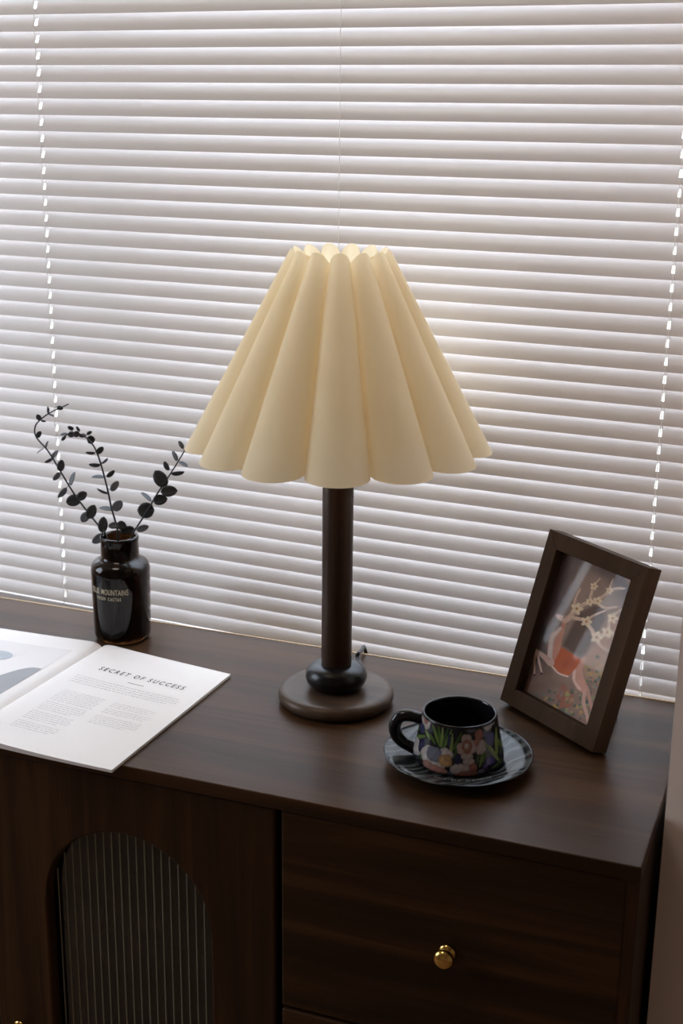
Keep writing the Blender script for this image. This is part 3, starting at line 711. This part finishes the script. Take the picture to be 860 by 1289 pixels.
for pl, w0, w1 in (([(296, 520), (350, 450), (430, 400), (500, 380), (585, 310), (640, 285), (692, 284)], 9, 5), ([(432, 400), (450, 330), (468, 270), (512, 214)], 7, 3),
    ([(583, 308), (592, 260), (610, 214)], 6, 3), ([(490, 396), (530, 432), (580, 440), (635, 428)], 7, 4), ([(322, 460), (332, 380), (364, 304)], 7, 3),
    ([(300, 524), (360, 532), (415, 540)], 8, 7), ([(415, 545), (470, 500), (552, 460)], 7, 3), ([(418, 555), (460, 620), (500, 672)], 8, 8), ([(500, 690), (530, 735), (578, 756)], 6, 3),
    ([(495, 660), (570, 622), (578, 560), (610, 500), (668, 448)], 8, 4), ([(575, 628), (630, 640), (690, 612)], 7, 6)):
    c = blend(c, line_mask(pl, w0*1.6, w1*1.8), ANT); c = blend(c, 0.5*line_mask([(a+3, b_+3) for a, b_ in pl], w0*0.3, w1*0.3), (150, 108, 84))
for fx, fy, r in ((342, 455, 30), (437, 400, 20), (495, 390, 23), (583, 305, 19), (468, 275, 20), (415, 550, 27), (605, 515, 27), (566, 622, 28), (490, 662, 30), (680, 605, 21)):
    c = blend(c, disc(fx, fy, r*1.30, 5, 5), (214, 194, 166)); c = blend(c, disc(fx, fy, r*0.32, 5), (172, 120, 62))
c = np.clip(c, 0, 1)**1.12*(1+0.14*n2[..., None])*1.15
px0, px1, pz0, pz1 = BW-0.001, FWd-BW+0.001, BW-0.001, FHt-BW+0.001
vx = px0+(px1-px0)*U; vz = pz0+(pz1-pz0)*V
verts = np.stack([vx, np.full(vx.shape, -0.0085), vz], -1).reshape(-1, 3)
idx = lambda i, j: i*NZ+j
faces = [(idx(i, j), idx(i+1, j), idx(i+1, j+1), idx(i, j+1)) for i in range(NX-1) for j in range(NZ-1)]
me = D.meshes.new('printed_picture'); me.from_pydata(verts.tolist(), [], faces)
ca = me.color_attributes.new('paint', 'FLOAT_COLOR', 'POINT')
ca.data.foreach_set('color', np.concatenate([np.clip(c, 0, 1).reshape(-1, 3), np.ones((NX*NZ, 1))], 1).ravel().astype(np.float32))
link_mesh('printed_picture', me, M_art, pf, label='print of a leaping deer with blossoming antlers')

# ------------------------------------------------------------------ bottle
BC = Vector((-0.9875, -0.1205, 0))
bot_ = empty('glass_bottle', BC, label='dark amber glass bottle with pale lettering, standing behind the magazine', cat='bottle')
HB, RN = 0.1465, 0.0256
outer = [(0, 0.0030), (0.020, 0.0020), (0.030, 0.0004), (0.0345, 0.0012), (0.0378, 0.0048), (0.0388, 0.0100), (0.0400, 0.0950), (0.0400, 0.1010), (0.0388, 0.1065), (0.0350, 0.1115), (0.0295, 0.1145), (0.0268, 0.1165), (0.0258, 0.1190), (0.0256, 0.1390), (0.0262, 0.1425), (0.0262, HB-0.0015), (0.0252, HB)]
inner = [(0.0228, HB), (0.0218, HB-0.002), (0.0220, 0.1190), (0.0240, 0.1150), (0.0290, 0.1110), (0.0350, 0.1060), (0.0366, 0.1000), (0.0362, 0.0100), (0.034, 0.0065), (0, 0.0060)]
lathe('bottle_body', outer+inner, M_amber, bot_, seg=96, cap0=False, cap1=False)
VB = math.atan2(CAM.y-BC.y, CAM.x-BC.x)
def wrap_text(body, size, z, a_c, spacing, nm, sx_=1.0, word=1.0, R=0.04035):
    vt, ft = text_mesh(body, size, 'CENTER', spacing, sx_=sx_, word=word, bold=0.0001)
    bm = bmesh.new(); vv = []
    for v_ in vt:
        a = VB+a_c+v_.x/R; vv.append(bm.verts.new((R*math.cos(a), R*math.sin(a), z+v_.y)))
    for f_ in ft: bm.faces.new([vv[i] for i in f_])
    return bm_obj(nm, bm, M_label, bot_)
wrap_text('BLUE MOUNTAINS', 0.0112, 0.0745, math.radians(-27), 1.08, 'printed_name', sx_=0.56, word=1.6)
wrap_text('GREEN CACTUS', 0.0064, 0.0665, math.radians(-27), 1.30, 'printed_subtitle', sx_=0.62, word=2.0)

# ------------------------------------------------------------------ eucalyptus branches (charcoal, dried)
def cpx(x, y): return x/3.3077, 480+y/3.3077
def leaf_mesh(L, Wd, cup_=0.12):
    bm = bmesh.new(); n_, rows = 9, []
    for i in range(n_+1):
        t_ = i/n_; w = Wd/2*math.sin(PI*min(1, t_*0.97+0.03))**0.50*(1-0.10*t_)
        if i == 0: w = Wd*0.06
        if i == n_: w = Wd*0.04
        zc = -cup_*L*(t_-0.5)**2
        rows.append([bm.verts.new((t_*L, s*w, zc+abs(s)*w*0.22)) for s in (-1, -0.5, 0, 0.5, 1)])
    for a, b_ in zip(rows, rows[1:]):
        for i in range(4): bm.faces.new((a[i], b_[i], b_[i+1], a[i+1]))
    r = bmesh.ops.extrude_face_region(bm, geom=list(bm.faces))
    bmesh.ops.translate(bm, verts=[g for g in r['geom'] if isinstance(g, bmesh.types.BMVert)], vec=(0, 0, -0.00045))
    return bm
PXM = 0.001078/3.3077*1.0        # metres for one layout unit at the bottle's distance
def branch(label, stem, leaves, Yf, root_pts):
    P = [at(*cpx(x, y), Yf(i/(len(stem)-1))) for i, (x, y) in enumerate(stem)]
    P = root_pts+P
    Pc = catmull(P, 5); base = P[0]
    root = empty('eucalyptus_branch', base, label=label, cat='plant', group='dried branches in the amber bottle')
    tube('stem', [p-base for p in Pc], [0.0016-0.0008*i/(len(Pc)-1) for i in range(len(Pc))], M_stem, root, seg=7)
    seg0 = Pc[len(root_pts)*5-5:]
    for (x, y, L, Wd, ang, pale) in leaves:
        # depth of the leaf: that of the closest stem point
        X, Y = cpx(x, y); best = None
        for s in seg0:
            d = s-CAM; z_ = d.dot(_fw); sx__ = 430+F_PX*d.dot(_r)/z_; sy__ = 644.5-F_PX*d.dot(_u)/z_
            q = math.hypot(sx__-X, sy__-Y)
            if best is None or q < best[0]: best = (q, s)
        s = best[1]; ctr = at(X, Y, s.y+random.uniform(-0.004, 0.004))
        a = math.radians(ang); ax = (_r*math.cos(a)+_u*math.sin(a)).normalized()
        if (ctr-s).dot(ax) < 0: ax = -ax
        ln, wd = L*PXM*1.06, Wd*PXM*1.15
        # a broad leaf seen narrow is turned edge-on: give it real width and a tilt about its axis
        real_w = max(wd, ln*0.55); tilt = math.acos(min(1, wd/real_w))*random.choice((-1, 1))*0.94
        toward = -_fw; side = ax.cross(toward).normalized(); nrm = side.cross(ax).normalized()*-1
        nrm = ax.cross(side)
        nrm = nrm if nrm.dot(toward) > 0 else -nrm
        side = nrm.cross(ax)
        nrm2 = (nrm*math.cos(tilt)+side*math.sin(tilt)).normalized(); side2 = nrm2.cross(ax)
        st = ctr-ax*ln/2
        bm = leaf_mesh(ln, real_w)
        Mx = Matrix((ax, side2, nrm2)).transposed().to_4x4(); Mx.translation = st-base
        bmesh.ops.transform(bm, matrix=Mx, verts=bm.verts)
        if (st-s).length > 0.0006: add_tube(bm, [s-base, (s*0.5+st*0.5)-base+Vector((0, 0, 0.0004)), st-base+ax*0.001], 0.00045, 5)
        bm_obj('leaf', bm, M_leafpale if pale else M_leaf, root, smooth=True)
BB = BC
branch('left dried dark eucalyptus branch bending over at its tip, in the amber bottle',
  [(440,640),(425,618),(370,550),(310,470),(255,380),(200,290),(160,245),(145,215),(150,180),(180,150),(210,130),(240,115),(285,95)],
  [(306,496,62,46,15,0),(342,476,44,34,35,0),(381,543,60,40,65,0),(354,566,46,34,55,1),(302,405,56,20,72,1),(260,464,52,16,50,1),(254,351,48,30,80,0),(236,396,42,18,50,1),
   (228,305,42,18,52,1),(204,329,40,8,30,1),(195,262,30,9,72,0),(166,290,32,6,35,1),(162,221,30,20,60,0),(161,150,28,20,-55,0),(180,165,22,7,-10,0),(200,119,28,6,92,0),(214,141,24,6,-22,0),(250,111,26,17,-10,0),(277,99,24,5,28,0),
   (429,597,64,38,85,0),(411,655,62,34,32,1)], lambda t_: -0.1205+0.030*t_, [BB+Vector((0.012, -0.012, 0.008)), BB+Vector((-0.004, 0.0, 0.09))])
branch('middle dried dark eucalyptus branch with drooping tip, in the amber bottle',
  [(490,640),(485,600),(465,530),(450,460),(430,380),(405,300),(380,255),(350,228),(320,215),(290,215),(262,236)],
  [(490,518,50,36,45,1),(441,530,52,14,-8,0),(478,436,48,26,52,1),(428,458,50,9,-22,0),(461,385,40,16,40,0),(408,398,50,11,-2,0),(394,348,46,13,-2,0),(437,332,32,6,42,1),(417,287,36,22,45,0),(376,298,38,9,-3,0),
   (379,243,32,32,0,0),(372,215,24,13,30,0),(343,226,28,16,5,0),(325,198,24,11,-55,0),(318,220,26,24,10,0),(294,195,26,16,-25,0),(297,221,28,24,10,0),(267,221,32,11,5,0),(265,238,24,13,45,0),
   (473,600,42,26,10,1),(507,600,40,34,-30,0)], lambda t_: -0.1240+0.006*t_, [BB+Vector((-0.010, 0.006, 0.008)), BB+Vector((-0.002, -0.004, 0.09))])
branch('right dried dark eucalyptus branch leaning toward the lampshade, in the amber bottle',
  [(552,640),(560,622),(600,560),(660,460),(700,400),(735,345),(768,290)],
  [(607,537,66,60,0,0),(667,493,56,40,8,0),(609,480,52,11,-42,0),(704,457,64,42,3,0),(668,405,74,50,-55,0),(740,382,52,13,8,0),(693,352,40,19,-62,0),(728,310,42,14,-66,0),(764,344,38,12,-28,0),(754,264,34,15,-60,0),(788,292,34,6,-12,0),
   (594,612,50,26,18,1),(530,620,58,32,10,0)], lambda t_: -0.1180-0.004*t_, [BB+Vector((-0.014, 0.002, 0.008)), BB+Vector((0.002, 0.002, 0.09))])

# ------------------------------------------------------------------ open magazine
mz = empty('open_magazine', (-0.9866, -0.322, 0), label='open white magazine with printed article lying on the cabinet, in front of the bottle', cat='magazine')
MO = Vector((-0.9866, -0.322, 0))
SPT = Vector((-0.9866, -0.1735)); SPB = Vector((-0.9862, -0.4700))       # gutter top / bottom
RT = Vector((-0.7868, -0.1790)); RB = Vector((-0.7790, -0.4660))
LT = Vector((-1.1875, -0.1800)); LB = Vector((-1.1860, -0.4760))
def page_z(t_):     # height of the top sheet at fraction t from the gutter
    return 0.0022+0.0078*(1-math.exp(-t_/0.035))*math.exp(-t_*2.6)+0.0012
def page_pt(s, t_, b_, dz_=0.0):
    """s=+1 right page, -1 left; t from gutter, b from the top"""
    T, B_ = (RT, RB) if s > 0 else (LT, LB)
    top = SPT.lerp(T, t_); bt = SPB.lerp(B_, t_)
    p = top.lerp(bt, b_); bow = 0.0022*math.sin(PI*t_) if s > 0 else 0.003*math.sin(PI*t_)
    p = Vector((p.x, p.y+bow*(1-2*b_)*0.8))
    return Vector((p.x, p.y, page_z(t_)+dz_))-MO
def page(s, nm):
    bm = bmesh.new(); NT, NB = 44, 10; top, low = [], []
    for i in range(NT+1):
        t_ = (i/NT)**1.7
        top.append([bm.verts.new(page_pt(s, t_, j/NB)) for j in range(NB+1)])
        r_ = []
        for j in range(NB+1):
            p = page_pt(s, t_, j/NB); p.z = max(0.0006, p.z*0.12); r_.append(bm.verts.new(p))
        low.append(r_)
    for i in range(NT):
        for j in range(NB):
            bm.faces.new((top[i][j], top[i+1][j], top[i+1][j+1], top[i][j+1])); bm.faces.new((low[i][j], low[i][j+1], low[i+1][j+1], low[i+1][j]))
        for j in (0, NB): bm.faces.new((top[i][j], top[i+1][j], low[i+1][j], low[i][j]))
    for i in (0, NT):
        for j in range(NB): bm.faces.new((top[i][j], top[i][j+1], low[i][j+1], low[i][j]))
    return bm_obj(nm, bm, M_paper, mz)
pr = page(1, 'right_pages'); pl_ = page(-1, 'left_pages')
for o in (pr, pl_):
    o.data.polygons.foreach_set('use_smooth', [True]*len(o.data.polygons))
    bm = bmesh.new(); bm.from_mesh(o.data); fl = [e_.calc_face_angle(0) > 0.6 for e_ in bm.edges]; bm.free()
    o.data.attributes.new('sharp_edge', 'BOOLEAN', 'EDGE').data.foreach_set('value', fl)
PWm, PHm = 0.2025, 0.290
def on_page(s, x, y, dz_=0.00025): return page_pt(s, max(0.0, x/PWm), y/PHm, dz_)      # x,y in metres from gutter top
def page_text(body, size, x, y, spacing, nm, m, shear=0.0, bold=0.0, sx_=1.0, word=1.0):
    vt, ft = text_mesh(body, size, 'LEFT', spacing, sx_=sx_, shear=shear, bold=bold, word=word); bm = bmesh.new()
    vv = [bm.verts.new(on_page(1, x+v_.x, y-v_.y)) for v_ in vt]
    for f_ in ft: bm.faces.new([vv[i] for i in f_])
    return bm_obj(nm, bm, m, pr)
page_text('SECRET OF SUCCESS', 0.0138, 0.0430, 0.0715, 1.50, 'printed_heading', M_ink, shear=0.12, bold=0.00022, sx_=0.70, word=0.9)
def print_rects(nm, rects, m, s=1, parent=None):
    bm = bmesh.new()
    for (x0, y0, x1, y1) in rects:
        bm.faces.new([bm.verts.new(on_page(s, *q)) for q in ((x0, y0), (x1, y0), (x1, y1), (x0, y1))])
    return bm_obj(nm, bm, m, parent or pr)
print_rects('printed_rule', [(0.0975+0.006*i, 0.0853, 0.0975+0.006*(i+1), 0.0863) for i in range(4)], M_ink)
def lines(x0, x1, y0, n_, pitch, h, last=1.0, indent=0.0):
    out = []
    for i in range(n_):
        x = x0+(indent if i == 0 else 0); e_ = x1 if i < n_-1 else x0+(x1-x0)*last
        while x < e_-0.002:
            w = random.uniform(0.002, 0.0075); w = min(w, e_-x)
            # strokes of unreadably small print
            k = x
            while k < x+w-0.0004:
                hh = h*random.choice((0.7, 0.7, 1.0, 0.85)); out.append((k, y0+i*pitch+h-hh, k+0.00062, y0+i*pitch+h)); k += 0.0011
            x += w+0.0014
    return out
R_ = lines(0.0300, 0.1830, 0.0975, 3, 0.0058, 0.0016) + lines(0.0300, 0.172, 0.1149, 1, 0.0056, 0.0016)
R_ += lines(0.0400, 0.1000, 0.1400, 7, 0.0048, 0.0013) + lines(0.0400, 0.1000, 0.1760, 5, 0.0048, 0.0013, 0.8) + lines(0.0400, 0.1000, 0.2040, 5, 0.0048, 0.0013, 0.8) + lines(0.0400, 0.1000, 0.2320, 4, 0.0048, 0.0013, 0.9)
R_ += lines(0.1140, 0.1760, 0.1420, 3, 0.0048, 0.0013, 0.9) + lines(0.1140, 0.1760, 0.1590, 3, 0.0048, 0.0013, 0.9) + lines(0.1140, 0.1760, 0.1790, 5, 0.0048, 0.0013, 0.8)
o = print_rects('printed_text', R_, M_inkgrey); o['kind'] = 'stuff'
# photograph on the left page
def print_shape(nm, pts_fn, m, dz_, NXs=24, NYs=24):
    bm = bmesh.new(); g = [[bm.verts.new(page_pt(-1, *pts_fn(i/NXs, j/NYs), dz_)) for j in range(NYs+1)] for i in range(NXs+1)]
    for i in range(NXs):
        for j in range(NYs): bm.faces.new((g[i][j], g[i+1][j], g[i+1][j+1], g[i][j+1]))
    return bm_obj(nm, bm, m, pl_)
print_shape('printed_photo', lambda a, b_: (0.105+0.80*a, 0.125+0.65*b_), M_photo, 0.00025)
def dune(a, b_):
    t_ = 0.105+0.80*a; top = float(np.interp(a, [0, 0.05, 0.1, 0.15, 0.2, 0.26, 0.4, 1], [0.355, 0.350, 0.355, 0.375, 0.42, 0.50, 0.58, 0.66]))
    return t_, top+(0.775-top)*b_
print_shape('photo_dune', dune, M_photo2, 0.00045)
def pebble(a, b_):
    th_ = 2*PI*a; r_ = b_
    return 0.530+0.110*r_*math.cos(th_), 0.285+0.052*r_*math.sin(th_)
print_shape('photo_pebble', pebble, M_photo3, 0.00050, 36, 6)
print_shape('photo_pebble_highlight', lambda a, b_: (0.535+0.055*b_*math.cos(2*PI*a), 0.306+0.010*b_*math.sin(2*PI*a)), M_photo4, 0.00065, 24, 4)
